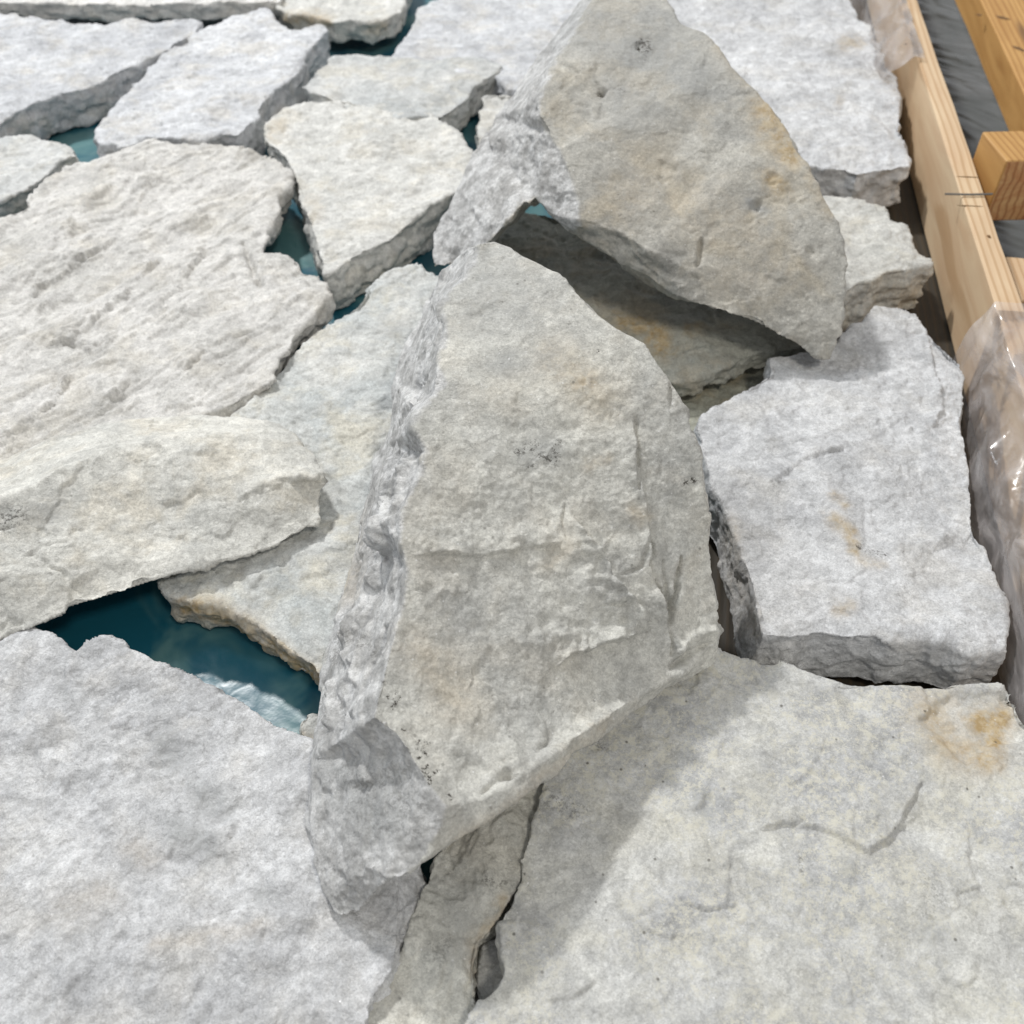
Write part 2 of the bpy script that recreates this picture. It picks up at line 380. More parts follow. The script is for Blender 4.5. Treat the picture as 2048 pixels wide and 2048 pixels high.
# big flaky slab on the left
stone('flat_stone', 'big white flaky slab with a notched right edge filling the left side', FLAKY,
      [(-200, 520), (0, 437), (47, 414), (54, 393), (93, 357), (140, 329), (176, 327), (217, 313), (269, 300), (362, 298), (466, 303), (549, 316), (575, 339), (585, 362), (578, 384), (551, 401), (564, 422), (543, 450), (530, 480), (523, 505), (559, 507), (600, 518), (608, 538), (652, 569), (660, 600), (647, 616), (595, 668), (560, 718), (543, 758), (466, 811), (404, 834), (330, 900), (100, 1000), (-200, 1080)],
      z=.072, zbot=.036, flare=-.012, fs=1.8, rough=1.1, rid=2.0, flake=1.2, low=2.8, grain=(.5, 1.3, 1), gdir=.95,
      feats=[('crack', [(95, 672), (150, 685), (200, 697), (235, 660)], 4, .005), ('slope', [(150, 690), (190, 708), (215, 700), (240, 665)], [(150, 690), (190, 708), (215, 700), (240, 665), (200, 600), (120, 620)], .005, 60),
             ('crack', [(110, 735), (120, 765), (105, 790)], 4, .004), ('crack', [(485, 490), (510, 550), (540, 585)], 5, .006), ('plate', [(500, 540), (560, 520), (600, 560), (640, 590), (600, 640), (560, 620)], .004, 4),
             ('slope', [(40, 600), (110, 560), (180, 500), (260, 470)], [(40, 600), (110, 560), (180, 500), (260, 470), (165, 395), (85, 425), (15, 485), (-55, 525)], .005, 80), ('slope', [(90, 700), (180, 650), (260, 590), (330, 500)], [(90, 700), (180, 650), (260, 590), (330, 500), (235, 425), (165, 515), (85, 575), (-5, 625)], .005, 80), ('slope', [(30, 880), (110, 820), (160, 740)], [(30, 880), (110, 820), (160, 740), (65, 665), (15, 745), (-65, 805)], .005, 80), ('slope', [(300, 640), (360, 590), (420, 480)], [(300, 640), (360, 590), (420, 480), (325, 405), (265, 515), (205, 565)], .005, 80), ('slope', [(330, 800), (370, 740), (440, 690)], [(330, 800), (370, 740), (440, 690), (345, 615), (275, 665), (235, 725)], .005, 80), ('slope', [(110, 400), (150, 440), (140, 520)], [(110, 400), (150, 440), (140, 520), (45, 445), (55, 365), (15, 325)], .005, 80), ('slope', [(250, 390), (330, 360), (390, 370)], [(250, 390), (330, 360), (390, 370), (295, 295), (235, 285), (155, 315)], .005, 80), ('slope', [(440, 600), (520, 590), (560, 640)], [(440, 600), (520, 590), (560, 640), (465, 565), (425, 515), (345, 525)], .005, 80), ('slope', [(200, 820), (260, 760), (280, 700)], [(200, 820), (260, 760), (280, 700), (185, 625), (165, 685), (105, 745)], .005, 80),
             ('slope', [(500, 760), (420, 810), (330, 830)], [(500, 760), (420, 810), (330, 830), (200, 700), (400, 600)], .003, 90)])
# thin slab running under the central stone
stone('flat_stone', 'grey white slab with a rusty front edge lying under the central stone', GREYW,
      [(835, 526), (787, 538), (745, 569), (699, 616), (668, 647), (631, 664), (600, 690), (569, 725), (543, 766), (507, 797), (471, 828), (400, 900), (330, 1040), (308, 1162), (331, 1185), (362, 1196), (400, 1206), (440, 1210), (476, 1223), (518, 1249), (538, 1269), (569, 1295), (611, 1321), (640, 1352), (760, 1400), (900, 1250), (1000, 900), (960, 600)],
      z=.062, zbot=.012, flare=-.006, rough=.7, flake=.8,
      feats=[('iron', [(372, 1212), (440, 1228), (500, 1262), (560, 1310), (640, 1368)], 22, 1.15), ('crack', [(540, 775), (640, 800), (700, 760)], 8, .002), ('grey', [(770, 640), (790, 660)], 24, .5), ('dark', [(520, 762), (560, 760)], 10, .3)])
# long slab leaning on the two above
stone('flat_stone', 'long beige stone lying aslant at the left border above the teal gap', PALEB,
      [(-220, 985, .10), (0, 920, .098), (110, 880, .098), (200, 852, .098), (300, 838, .096), (404, 829, .094), (480, 832, .094), (560, 850, .094), (592, 876, .095), (630, 908, .098), (645, 938, .098), (640, 990, .088), (632, 1048, .080), (600, 1066, .082), (560, 1085, .082), (460, 1120, .082), (380, 1142, .082), (300, 1165, .082), (215, 1192, .082), (150, 1212, .082), (60, 1255, .082), (0, 1282, .082), (-220, 1360, .082)],
      ridges=[[(-200, 1085, .143), (0, 998, .143), (60, 972, .143), (110, 942, .142), (150, 925, .141), (192, 900, .139), (300, 880, .132), (420, 866, .124), (520, 870, .115), (575, 890, .108)], [(490, 985, .117), (560, 952, .115), (628, 957, .106)]],
      lean=.05, zmin=.058, flare=-.04, rough=.55, flake=.3, low=1.3, grain=(.7, 1.4, 1.2),
      feats=[('plate', [(-60, 1140), (40, 1138), (120, 1145), (140, 1185), (135, 1230), (-60, 1330)], .004, 4), ('dark', [(0, 1045), (30, 1035)], 28, .8), ('grey', [(15, 1040), (110, 1010)], 30, .5),
             ('ridge', [(490, 985), (520, 960), (580, 948), (636, 955)], 12, .004), ('crack', [(70, 1080), (65, 1110), (85, 1125)], 3, .003), ('plate', [(402, 895), (415, 888), (432, 898), (424, 912), (406, 910)], .0025, 2)])
# top right
stone('flat_stone', 'bright white rough slab at the top right beside the timber rail', WHITE,
      [(1290, -120), (1640, -120), (1695, -5), (1716, 31), (1742, 52), (1773, 119), (1796, 155), (1801, 207), (1802, 248), (1812, 280), (1812, 311), (1818, 331), (1788, 337), (1750, 342), (1716, 349), (1685, 338), (1612, 331), (1560, 320), (1450, 200), (1340, 40)],
      z=.085, zbot=.01, rough=1.3, flake=.7, feats=[('iron', [(1690, 88), (1715, 85)], 14, .6), ('iron', [(1680, 200)], 10, .4)])
stone('stone_block', 'small cream block with a broad shaded front wall under the bright top right slab', WHITE2,
      [(1560, 420), (1651, 391), (1685, 396), (1730, 400), (1762, 409), (1788, 440), (1814, 455), (1840, 497), (1862, 516), (1866, 531), (1814, 541), (1773, 546), (1742, 564), (1716, 569), (1695, 582), (1620, 600), (1560, 560)],
      z=.08, zbot=.0, rough=.8, feats=[('iron', [(1830, 590), (1800, 600)], 22, .4), ('crack', [(1700, 560), (1745, 540), (1790, 520)], 9, .002)])
# shaded stones beneath the leaning stone
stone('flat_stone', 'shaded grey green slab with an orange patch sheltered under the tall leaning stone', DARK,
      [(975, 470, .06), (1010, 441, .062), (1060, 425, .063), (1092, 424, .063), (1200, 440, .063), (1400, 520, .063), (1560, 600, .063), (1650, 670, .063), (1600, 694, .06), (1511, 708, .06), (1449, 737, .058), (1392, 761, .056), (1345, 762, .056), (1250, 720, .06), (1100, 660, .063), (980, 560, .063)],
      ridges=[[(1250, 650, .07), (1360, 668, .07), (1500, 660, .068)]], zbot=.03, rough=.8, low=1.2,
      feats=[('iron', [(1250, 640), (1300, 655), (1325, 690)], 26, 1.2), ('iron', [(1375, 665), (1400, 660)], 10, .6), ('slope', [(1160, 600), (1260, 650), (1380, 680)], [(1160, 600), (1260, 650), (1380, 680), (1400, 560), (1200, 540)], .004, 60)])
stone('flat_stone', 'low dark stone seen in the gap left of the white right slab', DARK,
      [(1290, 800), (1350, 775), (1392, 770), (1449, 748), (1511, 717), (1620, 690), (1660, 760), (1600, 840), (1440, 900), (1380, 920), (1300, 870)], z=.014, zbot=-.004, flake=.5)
# right white slab
stone('flat_stone', 'thick white slab with a rusty streak between the central stone and the wrapped timber', WHITE,
      [(1384, 852), (1400, 832), (1421, 816), (1460, 795), (1498, 774), (1535, 748), (1538, 712), (1607, 699), (1660, 690), (1685, 666), (1705, 650), (1726, 647), (1752, 614), (1783, 610), (1830, 624), (1840, 650), (1876, 676), (1907, 702), (1925, 722), (1928, 759), (1926, 800), (1930, 862), (1941, 914), (1946, 1028), (1959, 1069), (1980, 1111), (1995, 1168), (2011, 1245), (2014, 1302), (1975, 1300), (1938, 1305), (1897, 1287), (1855, 1278), (1793, 1285), (1747, 1271), (1685, 1274), (1633, 1266), (1581, 1276), (1524, 1268), (1508, 1225), (1503, 1173), (1483, 1111), (1467, 1043), (1452, 1007), (1424, 971), (1410, 914), (1396, 875)],
      z=.078, zbot=.008, flare=.006, chip=.8, wall=.1, rough=.5, flake=.8, low=1.8, inner=[(1700, 1000, .084), (1600, 900, .083)],
      feats=[('iron', [(1668, 992), (1690, 1010)], 13, .7), ('iron', [(1665, 1040), (1700, 1060), (1712, 1100)], 14, .9), ('iron', [(1720, 1118), (1760, 1128)], 14, .5), ('dark', [(1710, 1090), (1770, 1103)], 7, .9), ('iron', [(1680, 1215), (1700, 1213)], 14, .6),
             ('iron', [(1460, 1050), (1470, 1150), (1500, 1260)], 20, .35), ('slope', [(1850, 640), (1870, 740), (1890, 820), (1850, 870)], [(1850, 640), (1870, 740), (1890, 820), (1850, 870), (1700, 850), (1700, 700)], .005, 50),
             ('slope', [(1520, 990), (1600, 925), (1720, 890)], [(1520, 990), (1600, 925), (1720, 890), (1700, 800), (1450, 800)], .005, 80), ('crack', [(1850, 1080), (1900, 1065), (1950, 1068)], 10, -.004), ('crack', [(1600, 1100), (1625, 1070)], 4, .003), ('crack', [(1840, 865), (1825, 850), (1812, 840)], 4, .003)])
# bottom stones
stone('flat_stone', 'shaded stone between the two large bottom slabs under the central stone', BEIGE,
      [(885, 1690), (866, 1735), (848, 1768), (835, 1805), (805, 1900), (765, 1955), (720, 2010), (695, 2160), (930, 2180), (952, 2020), (956, 1980), (950, 1928), (955, 1885), (992, 1850), (1040, 1765), (1066, 1700), (1150, 1600), (1180, 1480), (1050, 1480), (960, 1600)],
      z=.063, zbot=.0, rough=.7, feats=[('dark', [(880, 1890), (870, 1930)], 30, .4), ('dark', [(960, 1760), (1010, 1770)], 16, .6), ('iron', [(1010, 1800), (980, 1850), (945, 1880), (945, 1940)], 12, .6), ('grey', [(920, 1800), (900, 1900)], 50, .4)])
stone('stone_chip', 'small grey chip wedged in the crack at the bottom centre', GREYW,
      [(952, 1880), (985, 1865), (1020, 1860), (1035, 1930), (1000, 2010), (965, 2040), (950, 2000), (948, 1925)], z=.040, zbot=.0, rough=.6)
stone('flat_stone', 'very large white slab with pitted hollows filling the bottom left corner', WHITE,
      [(-260, 1300), (0, 1287), (62, 1257), (93, 1264), (124, 1284), (153, 1311), (176, 1295), (207, 1280), (248, 1290), (295, 1316), (331, 1330), (388, 1359), (430, 1384), (487, 1405), (549, 1447), (611, 1478), (660, 1510), (760, 1600), (846, 1700, .066), (860, 1742, .058), (863, 1773, .053), (850, 1838, .050), (830, 1900, .050), (800, 1962, .050), (776, 1998, .052), (748, 2048, .056), (700, 2180, .07), (-260, 2180)],
      z=.076, zbot=.0, flare=-.004, ridges=[[(800, 1700, .078), (797, 1768, .078), (800, 1830, .078), (798, 1890, .078), (782, 1950, .077), (745, 2000, .077)]],
      rough=1.7, flake=.35, low=1.7, rid=1.5,
      feats=[('slope', [(230, 1440), (240, 1490), (290, 1530), (340, 1545)], [(230, 1440), (240, 1490), (290, 1530), (340, 1545), (420, 1480), (340, 1400)], -.004, 60),
             ('grey', [(330, 1490), (350, 1520)], 42, .55), ('grey', [(400, 1590), (440, 1610)], 34, .6), ('grey', [(360, 1660), (420, 1700)], 36, .6), ('grey', [(530, 1790)], 26, .6), ('iron', [(275, 1700), (290, 1710)], 36, .25), ('iron', [(530, 1850), (310, 1890)], 18, .25), ('iron', [(210, 1790), (140, 1810)], 40, .22),
             ('slope', [(145, 1320), (140, 1350), (180, 1390)], [(145, 1320), (140, 1350), (180, 1390), (60, 1450), (0, 1300)], .003, 60), ('grey', [(130, 1390), (150, 1395)], 22, .4),
             ('crack', [(325, 1495), (360, 1520)], 30, .004), ('crack', [(400, 1600), (440, 1612)], 24, .004), ('crack', [(370, 1660), (425, 1705)], 26, .003), ('crack', [(520, 1870), (545, 1885)], 16, .004)])
stone('flat_stone', 'very large grey slab with yellow lime speckles filling the bottom right corner', LIME,
      [(1437, 1300), (1483, 1320), (1520, 1322), (1566, 1327), (1633, 1343), (1705, 1364), (1783, 1369), (1876, 1371), (1949, 1363), (2000, 1370), (2026, 1388), (2052, 1440), (2200, 1560), (2200, 2200), (880, 2200), (930, 2050), (955, 2011), (992, 1974), (1010, 1938), (1002, 1876), (999, 1845), (1020, 1798), (1036, 1757), (1038, 1716), (1059, 1669), (1085, 1560), (1120, 1420), (1250, 1320), (1350, 1250)],
      z=.074, zbot=.0, flare=-.004, rough=.42, flake=.35, low=.9,
      feats=[('iron', [(1860, 1430), (1900, 1490), (1950, 1510)], 42, .8), ('iron', [(1960, 1440), (2005, 1430), (1975, 1520)], 30, 1.3), ('iron', [(1840, 1400), (1900, 1400)], 30, .35),
             ('plate', [(1520, 1660), (1620, 1640), (1590, 1650), (1650, 1665), (1735, 1705), (1775, 1680), (1800, 1650), (1840, 1560), (1700, 1480), (1560, 1560)], .005, 4),
             ('slope', [(1350, 1785), (1370, 1805), (1410, 1820), (1460, 1810), (1478, 1790)], [(1350, 1785), (1370, 1805), (1410, 1820), (1460, 1810), (1478, 1790), (1460, 1700), (1370, 1700)], .004, 50),
             ('slope', [(1250, 1835), (1295, 1860), (1330, 1873), (1365, 1869)], [(1250, 1835), (1295, 1860), (1330, 1873), (1365, 1869), (1360, 1800), (1260, 1780)], .003, 50),
             ('plate', [(1840, 1440), (1900, 1500), (1930, 1530), (1990, 1485), (2060, 1480), (2060, 1380), (1900, 1385)], -.005, 9),
             ('grey', [(1400, 1600), (1410, 1625)], 24, .6), ('dark', [(1100, 1600), (1150, 1620)], 30, .5), ('dark', [(1200, 1490)], 20, .5), ('dark', [(1860, 1760), (1870, 1800), (1850, 1830)], 26, .4), ('dark', [(1600, 1708), (1610, 1750)], 8, .5), ('grey', [(1690, 1740)], 20, .6), ('grey', [(1860, 1870)], 30, .5)])
stone('stone_chip', 'small orange tinged chip on the teal sheet at the right end of the wide gap', WHITE2,
      [(596, 1446), (612, 1428), (640, 1424), (672, 1440), (672, 1500), (625, 1498), (600, 1470)], z=.016, zbot=-.001, rough=.5, feats=[('iron', [(610, 1480), (640, 1490)], 16, .7)])
# tall leaning stone, upper centre
B = [(1164, 0, .335), (1095, 90, .29), (1030, 181, .25), (995, 232, .225), (962, 279, .20), (931, 331, .175), (910, 383, .15), (890, 430, .13), (869, 476, .105), (863, 507, .098), (869, 533, .09), (905, 530, .095), (945, 506, .125), (983, 481, .155), (1009, 450, .18), (1050, 404, .212), (1060, 408, .212), (1071, 396, .216), (1097, 430, .206), (1133, 458, .197), (1211, 507, .175), (1250, 535, .163), (1294, 559, .156), (1340, 590, .150), (1385, 606, .148), (1428, 616, .146), (1511, 647, .132), (1560, 672, .12), (1600, 696, .106), (1640, 717, .098), (1659, 718, .098), (1682, 668, .125), (1688, 600, .155), (1692, 518, .19), (1679, 450, .215), (1643, 383, .245), (1607, 321, .27), (1580, 270, .286), (1555, 233, .30), (1514, 181, .315), (1462, 135, .325), (1435, 95, .337), (1405, 67, .345), (1359, 50, .345), (1333, 0, .36), (1290, -90, .385), (1200, -90, .38)]
ZB = [(1184, -40, .375), (1187, 0, .367), (1165, 45, .355), (1139, 78, .342), (1100, 150, .318), (1076, 207, .298), (1080, 235, .291), (1100, 265, .283), (1120, 300, .272), (1140, 345, .257), (1155, 395, .24), (1160, 440, .215), (1245, 466, .207), (1300, 500, .195), (1358, 533, .183), (1400, 556, .176), (1462, 566, .172), (1520, 585, .162), (1566, 606, .152), (1640, 650, .13)]
_k0 = [k for k, p in enumerate(B) if p[:2] == (1682, 668)][0]
_f = fit_surface(ZB[1:]+B[_k0:])
B = [(p[0], p[1], _f(p[0], p[1]) if k >= _k0 else p[2]) for k, p in enumerate(B)]
ZB = [(p[0], p[1], _f(p[0], p[1])) for p in ZB]
INB = None
stone('leaning_stone', 'tall brownish grey stone with an arched lower edge leaning at the upper centre', TAN,
      B, ridges=[ZB],
      lean=.12, zmin=.085, flare=-.05, chip=.6, fs=1.3, rough=.55, flake=.15, vox=.0022, wall=.7,
      feats=[('fresh', [(1187, -5), (1139, 78), (1076, 207), (1085, 255), (1120, 300), (1155, 395), (1160, 450), (1130, 462), (1097, 432), (1071, 394), (1040, 410), (983, 484), (880, 545), (850, 500), (900, 370), (1020, 180), (1160, -5)], .85), ('iron', [(1585, 310), (1530, 220), (1560, 260)], 34, .9), ('iron', [(1440, 90), (1500, 160)], 22, .5), ('iron', [(1540, 355), (1560, 370)], 22, .8), ('iron', [(1380, 420), (1500, 480)], 70, .28), ('iron', [(1250, 400), (1300, 330)], 60, .28), ('iron', [(1450, 560), (1560, 540)], 60, .22), ('iron', [(1620, 360), (1660, 420)], 20, .4),
             ('grey', [(1200, 60), (1350, 120), (1380, 160)], 90, .55), ('grey', [(1220, 200), (1330, 260)], 90, .35),
             ('dark', [(1284, 80), (1286, 95)], 11, 1.6), ('crack', [(1284, 80), (1286, 98)], 9, .004), ('crack', [(1192, 160), (1205, 185), (1196, 190)], 4, .005), ('dark', [(1200, 186)], 7, 1.5), ('crack', [(1200, 187), (1215, 180)], 4, .005), ('dark', [(1353, 213)], 6, 1.2), ('dark', [(1245, 178)], 6, 1.2),
             ('crack', [(1318, 320), (1350, 342)], 8, .004), ('crack', [(1500, 405), (1525, 420)], 10, .005), ('grey', [(1505, 408), (1525, 418)], 13, .8), ('crack', [(1403, 480), (1395, 535)], 5, .006), ('crack', [(1535, 350), (1550, 372)], 10, .004), ('crack', [(1615, 495), (1628, 515)], 6, .003), ('crack', [(1320, 350), (1330, 370)], 5, .003)])
# central stone
A = [(988, 481, 0.338), (1018, 492, 0.338), (1045, 510, 0.335), (1085, 530, 0.332), (1118, 549, 0.33), (1150, 580, 0.325), (1185, 616, 0.319), (1215, 643, 0.314), (1242, 665, 0.309), (1294, 688, 0.304), (1317, 730, 0.296), (1350, 776, 0.286), (1368, 815, 0.276), (1381, 854, 0.267), (1398, 910, 0.251), (1407, 966, 0.23), (1414, 1030, 0.209), (1420, 1095, 0.184), (1427, 1150, 0.164), (1433, 1209, 0.144), (1438, 1276, 0.1), (1434, 1326, 0.096), (1407, 1344, 0.096), (1350, 1370, 0.096), (1299, 1400, 0.102), (1268, 1426, 0.109), (1215, 1468, 0.118), (1157, 1497, 0.134), (1110, 1545, 0.146), (1069, 1576, 0.156), (1002, 1617, 0.16), (930, 1669, 0.163), (862, 1716, 0.165), (800, 1755, 0.155), (776, 1756, 0.147), (745, 1793, 0.118), (714, 1829, 0.092), (673, 1835, 0.088), (645, 1790, 0.09), (628, 1736, 0.093), (624, 1659, 0.098), (627, 1590, 0.1), (629, 1514, 0.1), (635, 1460, 0.098), (642, 1410, 0.096), (657, 1340, 0.094), (673, 1265, 0.094), (704, 1167, 0.095), (722, 1074, 0.098), (735, 1010, 0.102), (745, 943, 0.106), (771, 890, 0.112), (782, 829, 0.12), (792, 767, 0.15), (807, 714, 0.163), (828, 662, 0.179), (855, 610, 0.208), (878, 560, 0.237), (887, 538, 0.257), (931, 497, 0.309), (960, 484, 0.332)]
ZA = [(952, 520, 0.332), (931, 559, 0.326), (905, 585, 0.318), (885, 616, 0.312), (892, 650, 0.309), (898, 678, 0.308), (880, 700, 0.304), (876, 725, 0.302), (890, 766, 0.3), (870, 795, 0.295), (835, 832, 0.287), (828, 860, 0.284), (854, 904, 0.284), (838, 950, 0.276), (820, 990, 0.27), (802, 1040, 0.264), (802, 1085, 0.26), (814, 1142, 0.253), (807, 1209, 0.244), (790, 1260, 0.236), (779, 1300, 0.23), (765, 1350, 0.222), (755, 1390, 0.215), (746, 1436, 0.196), (792, 1467, 0.195), (823, 1514, 0.191), (849, 1555, 0.189), (875, 1591, 0.186), (892, 1612, 0.182), (960, 1600, 0.176), (1043, 1548, 0.174), (1173, 1460, 0.147), (1290, 1385, 0.124), (1380, 1330, 0.11), (1425, 1290, 0.102)]
_nr = [k for k, p in enumerate(A) if p[:2] == (1438, 1276)][0]
_f = fit_surface(ZA[2:]+A[1:_nr+1]+ZA[:29]+ZA[29:]*2)
A = [(p[0], p[1], _f(p[0], p[1]) if k <= _nr else p[2]) for k, p in enumerate(A)]
ZA = [(p[0], p[1], _f(p[0], p[1])) for p in ZA]
def inner_grid(outl, ridge, f, step=28):
    poly = [(p[0], p[1]) for p in ridge]+[(p[0], p[1]) for p in outl][::-1]
    xs = np.arange(600, 1720, step, float); ys = np.arange(-60, 1640, step, float); X_, Y_ = np.meshgrid(xs, ys)
    q_ = np.stack([X_.ravel()+(Y_.ravel()//step % 2)*step*.5, Y_.ravel()], 1); dd_, _ = seg_dist(q_, poly, True)
    q_ = q_[inside(q_, poly) & (dd_ > 14)]
    return [(float(a), float(b), f(a, b)) for a, b in q_]
_lo = [p for p in A if p[1] > 1300 and p[0] > 770]      # lower silhouette: the face must stay above it
def _up(p):
    if p[1] < 1280 or p[0] < 850: return p
    a = min(_lo, key=lambda q: (q[0]-p[0])**2+(q[1]-p[1])**2)
    return (p[0], p[1], max(p[2], a[2]+.012))
ZA = [_up(p) for p in ZA]
INA = [_up(p) for p in inner_grid(A[:_nr+1], ZA[:], _f)]
_iz = [k for k, p in enumerate(ZA) if p[1] == 1612][0]; _ia = [k for k, p in enumerate(A) if p[:2] == (862, 1716)][0]
WALL = [(p[0]+2, p[1]) for p in ZA[:_iz+1]]+[(885, 1660)]+[(p[0]+(-14 if k > _ia+3 else 0), p[1]+(14 if k < _ia+9 else 0)) for k, p in enumerate(A) if k > _ia]
_p = at(755, 1390, .19); _q = at(898, 678, .30); WD = math.atan2(_q[1]-_p[1], _q[0]-_p[0])
END = [(740, 1440), (792, 1467), (849, 1555), (892, 1612), (862, 1716), (776, 1756), (673, 1835), (626, 1736), (629, 1514), (660, 1450)]
dend = [[(778, 1390), (790, 1400), (800, 1392)], [(782, 1408), (790, 1396)], [(790, 1378), (792, 1398), (786, 1412)], [(835, 1490), (850, 1500), (866, 1490)], [(842, 1480), (850, 1500), (846, 1516)], [(855, 1483), (851, 1500), (862, 1507)], [(850, 1540), (862, 1550), (876, 1540)], [(858, 1530), (862, 1550), (860, 1568)], [(872, 1556), (862, 1550), (848, 1558)], [(806, 1455), (816, 1462)], [(896, 1587), (906, 1595)]]
stone('leaning_stone', 'large wedge shaped grey beige stone propped up in the centre of the pile', BEIGE, A, ridges=[ZA], inner=INA,
      lean=.09, zmin=.068, flare=-.03, chip=.6, fs=1.75, rough=.5, flake=.14, low=.8, vox=.0017, wall=.35,
      wgrain=(.4, 1.5, 1.5), wdir=WD,
      feats=[('fresh', WALL, .8), ('lumps', END, .0022, .022), ('dark', [(700, 1560), (790, 1560), (820, 1640)], 60, .4), ('grey', [(720, 1520), (800, 1600)], 60, .35), ('lumps', [(855, 900), (1300, 700), (1430, 1300), (900, 1600), (780, 1400)], .0016, .03)]+[('dark', q, 3.2, 3.0) for q in dend] +
            [('dark', [(1030, 905), (1060, 890), (1075, 905)], 9, .9), ('dark', [(1060, 935), (1090, 915), (1110, 925), (1115, 885)], 10, .8), ('grey', [(1050, 910), (1110, 900)], 34, .5), ('dark', [(1070, 880), (1080, 890)], 5, 1.), ('dark', [(1190, 700), (1196, 703)], 4, 1.5), ('dark', [(992, 1132)], 4, 1.6), ('dark', [(1360, 965), (1388, 960)], 4, 1.2),
             ('iron', [(1160, 770), (1180, 760)], 22, .75), ('iron', [(1110, 720), (1200, 800)], 50, .38), ('iron', [(1180, 930), (1210, 915)], 14, .4), ('iron', [(830, 1290), (920, 1400)], 50, .30), ('iron', [(1100, 750), (1000, 780)], 40, .15), ('iron', [(1260, 1020), (1290, 1040)], 18, .4), ('iron', [(700, 1000), (690, 1180)], 26, .35), ('iron', [(900, 1700), (1040, 1590), (1220, 1440)], 16, .28), ('iron', [(1130, 1090), (1100, 1130)], 22, .28),
             ('grey', [(990, 560), (960, 640)], 60, .4), ('grey', [(1010, 720)], 30, .5), ('grey', [(700, 1560), (760, 1640)], 60, .55), ('dark', [(660, 1320), (700, 1270), (730, 1290)], 26, .5), ('dark', [(700, 1580), (770, 1660), (830, 1600)], 40, .35), ('dark', [(640, 1690), (740, 1730)], 20, .3),
             # plate step across the middle with its peak
             ('slope', [(812, 1115), (870, 1105), (950, 1115), (1020, 1100), (1070, 1093), (1130, 1085)], [(812, 1115), (870, 1105), (950, 1115), (1020, 1100), (1070, 1093), (1130, 1085), (1130, 1010), (1120, 950), (900, 900), (800, 1000)], .005, 70),
             ('crack', [(1130, 1010), (1130, 1085)], 4, .003),
             # curved ledge right of the middle
             ('slope', [(1135, 1010), (1175, 1080), (1200, 1100), (1215, 1150), (1250, 1190), (1280, 1230), (1295, 1265), (1270, 1270), (1200, 1290), (1140, 1310), (1100, 1340), (1085, 1370)],
              [(1135, 1010), (1175, 1080), (1200, 1100), (1215, 1150), (1250, 1190), (1280, 1230), (1295, 1265), (1270, 1270), (1200, 1290), (1140, 1310), (1100, 1340), (1085, 1370), (950, 1300), (950, 1100)], .008, 130),
             # right hand fractured panel
             ('crack', [(1272, 830), (1278, 900), (1276, 980)], 4, .004), ('slope', [(1260, 840), (1276, 880), (1280, 960), (1300, 1050), (1305, 1130), (1320, 1200), (1335, 1260), (1345, 1310)], [(1260, 840), (1276, 880), (1280, 960), (1300, 1050), (1305, 1130), (1320, 1200), (1335, 1260), (1345, 1310), (1200, 1300), (1180, 900)], .004, 60),
             ('crack', [(1305, 1080), (1300, 1130), (1320, 1180), (1337, 1245)], 4, .005), ('crack', [(1325, 1120), (1335, 1190), (1338, 1245)], 4, .004), ('crack', [(1365, 1110), (1352, 1180), (1342, 1250), (1344, 1310)], 4, .006), ('crack', [(1240, 1150), (1280, 1135), (1300, 1070)], 4, .003), ('crack', [(1345, 740), (1340, 820)], 4, .002),
             ('ridge', [(1355, 1300), (1390, 1270), (1425, 1260)], 10, .006), ('crack', [(1345, 1335), (1385, 1300), (1425, 1285)], 9, .005), ('crack', [(1190, 1215), (1250, 1208)], 3, .002),
             # folded layers in the left wall
             ('crack', [(800, 905), (780, 960), (765, 1010), (752, 1090), (735, 1160), (705, 1220)], 7, .008), ('ridge', [(826, 930), (800, 980), (778, 1080), (750, 1150), (712, 1240), (690, 1320)], 8, .006), ('crack', [(826, 880), (810, 930), (790, 970)], 5, .005), ('crack', [(720, 1110), (700, 1180), (680, 1250), (665, 1330)], 6, .006), ('crack', [(745, 1060), (740, 1120)], 6, .005), ('crack', [(700, 1330), (690, 1420), (700, 1450)], 7, .004), ('ridge', [(790, 1010), (770, 1130), (735, 1240), (705, 1360)], 5, .004), ('crack', [(775, 1090), (755, 1180), (720, 1280), (700, 1380)], 4, .006), ('crack', [(770, 1250), (735, 1330), (720, 1400)], 5, .005), ('crack', [(650, 1400), (645, 1480)], 5, .004), ('crack', [(850, 700), (835, 780), (800, 850)], 4, .004), ('ridge', [(665, 1360), (660, 1450)], 6, .004), ('crack', [(672, 1380), (680, 1470)], 5, .004),
             ('crack', [(960, 1590), (1010, 1550), (1030, 1552)], 9, .004), ('ridge', [(780, 1750), (740, 1735), (776, 1740)], 8, .003)])

# ------------------------------------------------------------------ teal liner sheet, crate, floor
def simple_mat(name, col, rough, **k):
    m = bpy.data.materials.new(name); m.use_nodes = True; b = m.node_tree.nodes['Principled BSDF']
    b.inputs['Base Color'].default_value = col; b.inputs['Roughness'].default_value = rough
    for a, v in k.items(): b.inputs[a.replace('_', ' ')].default_value = v
    return m
teal = simple_mat('teal_plastic', rgb(.004, .085, .125), .3)
t = NT(teal); tc = t.new('ShaderNodeTexCoord'); b = t.n['Principled BSDF']
vv = tc.outputs['Object']
t.link(t.mix(t.ramp(t.noise(vv, 8, 3, .5, .8), .42, .62), rgb(.010, .095, .14), rgb(.09, .20, .21)), b.inputs['Base Color'])  # cloudy pale reflections painted into the base colour as noise patches
t.link(t.bump(t.noise(vv, 200, 3, .6), .00025, .5, t.bump(t.noise(vv, 9, 3, .45, 1.5), .007, .5)), b.inputs['Normal'])
b.inputs['Specular IOR Level'].default_value = .5
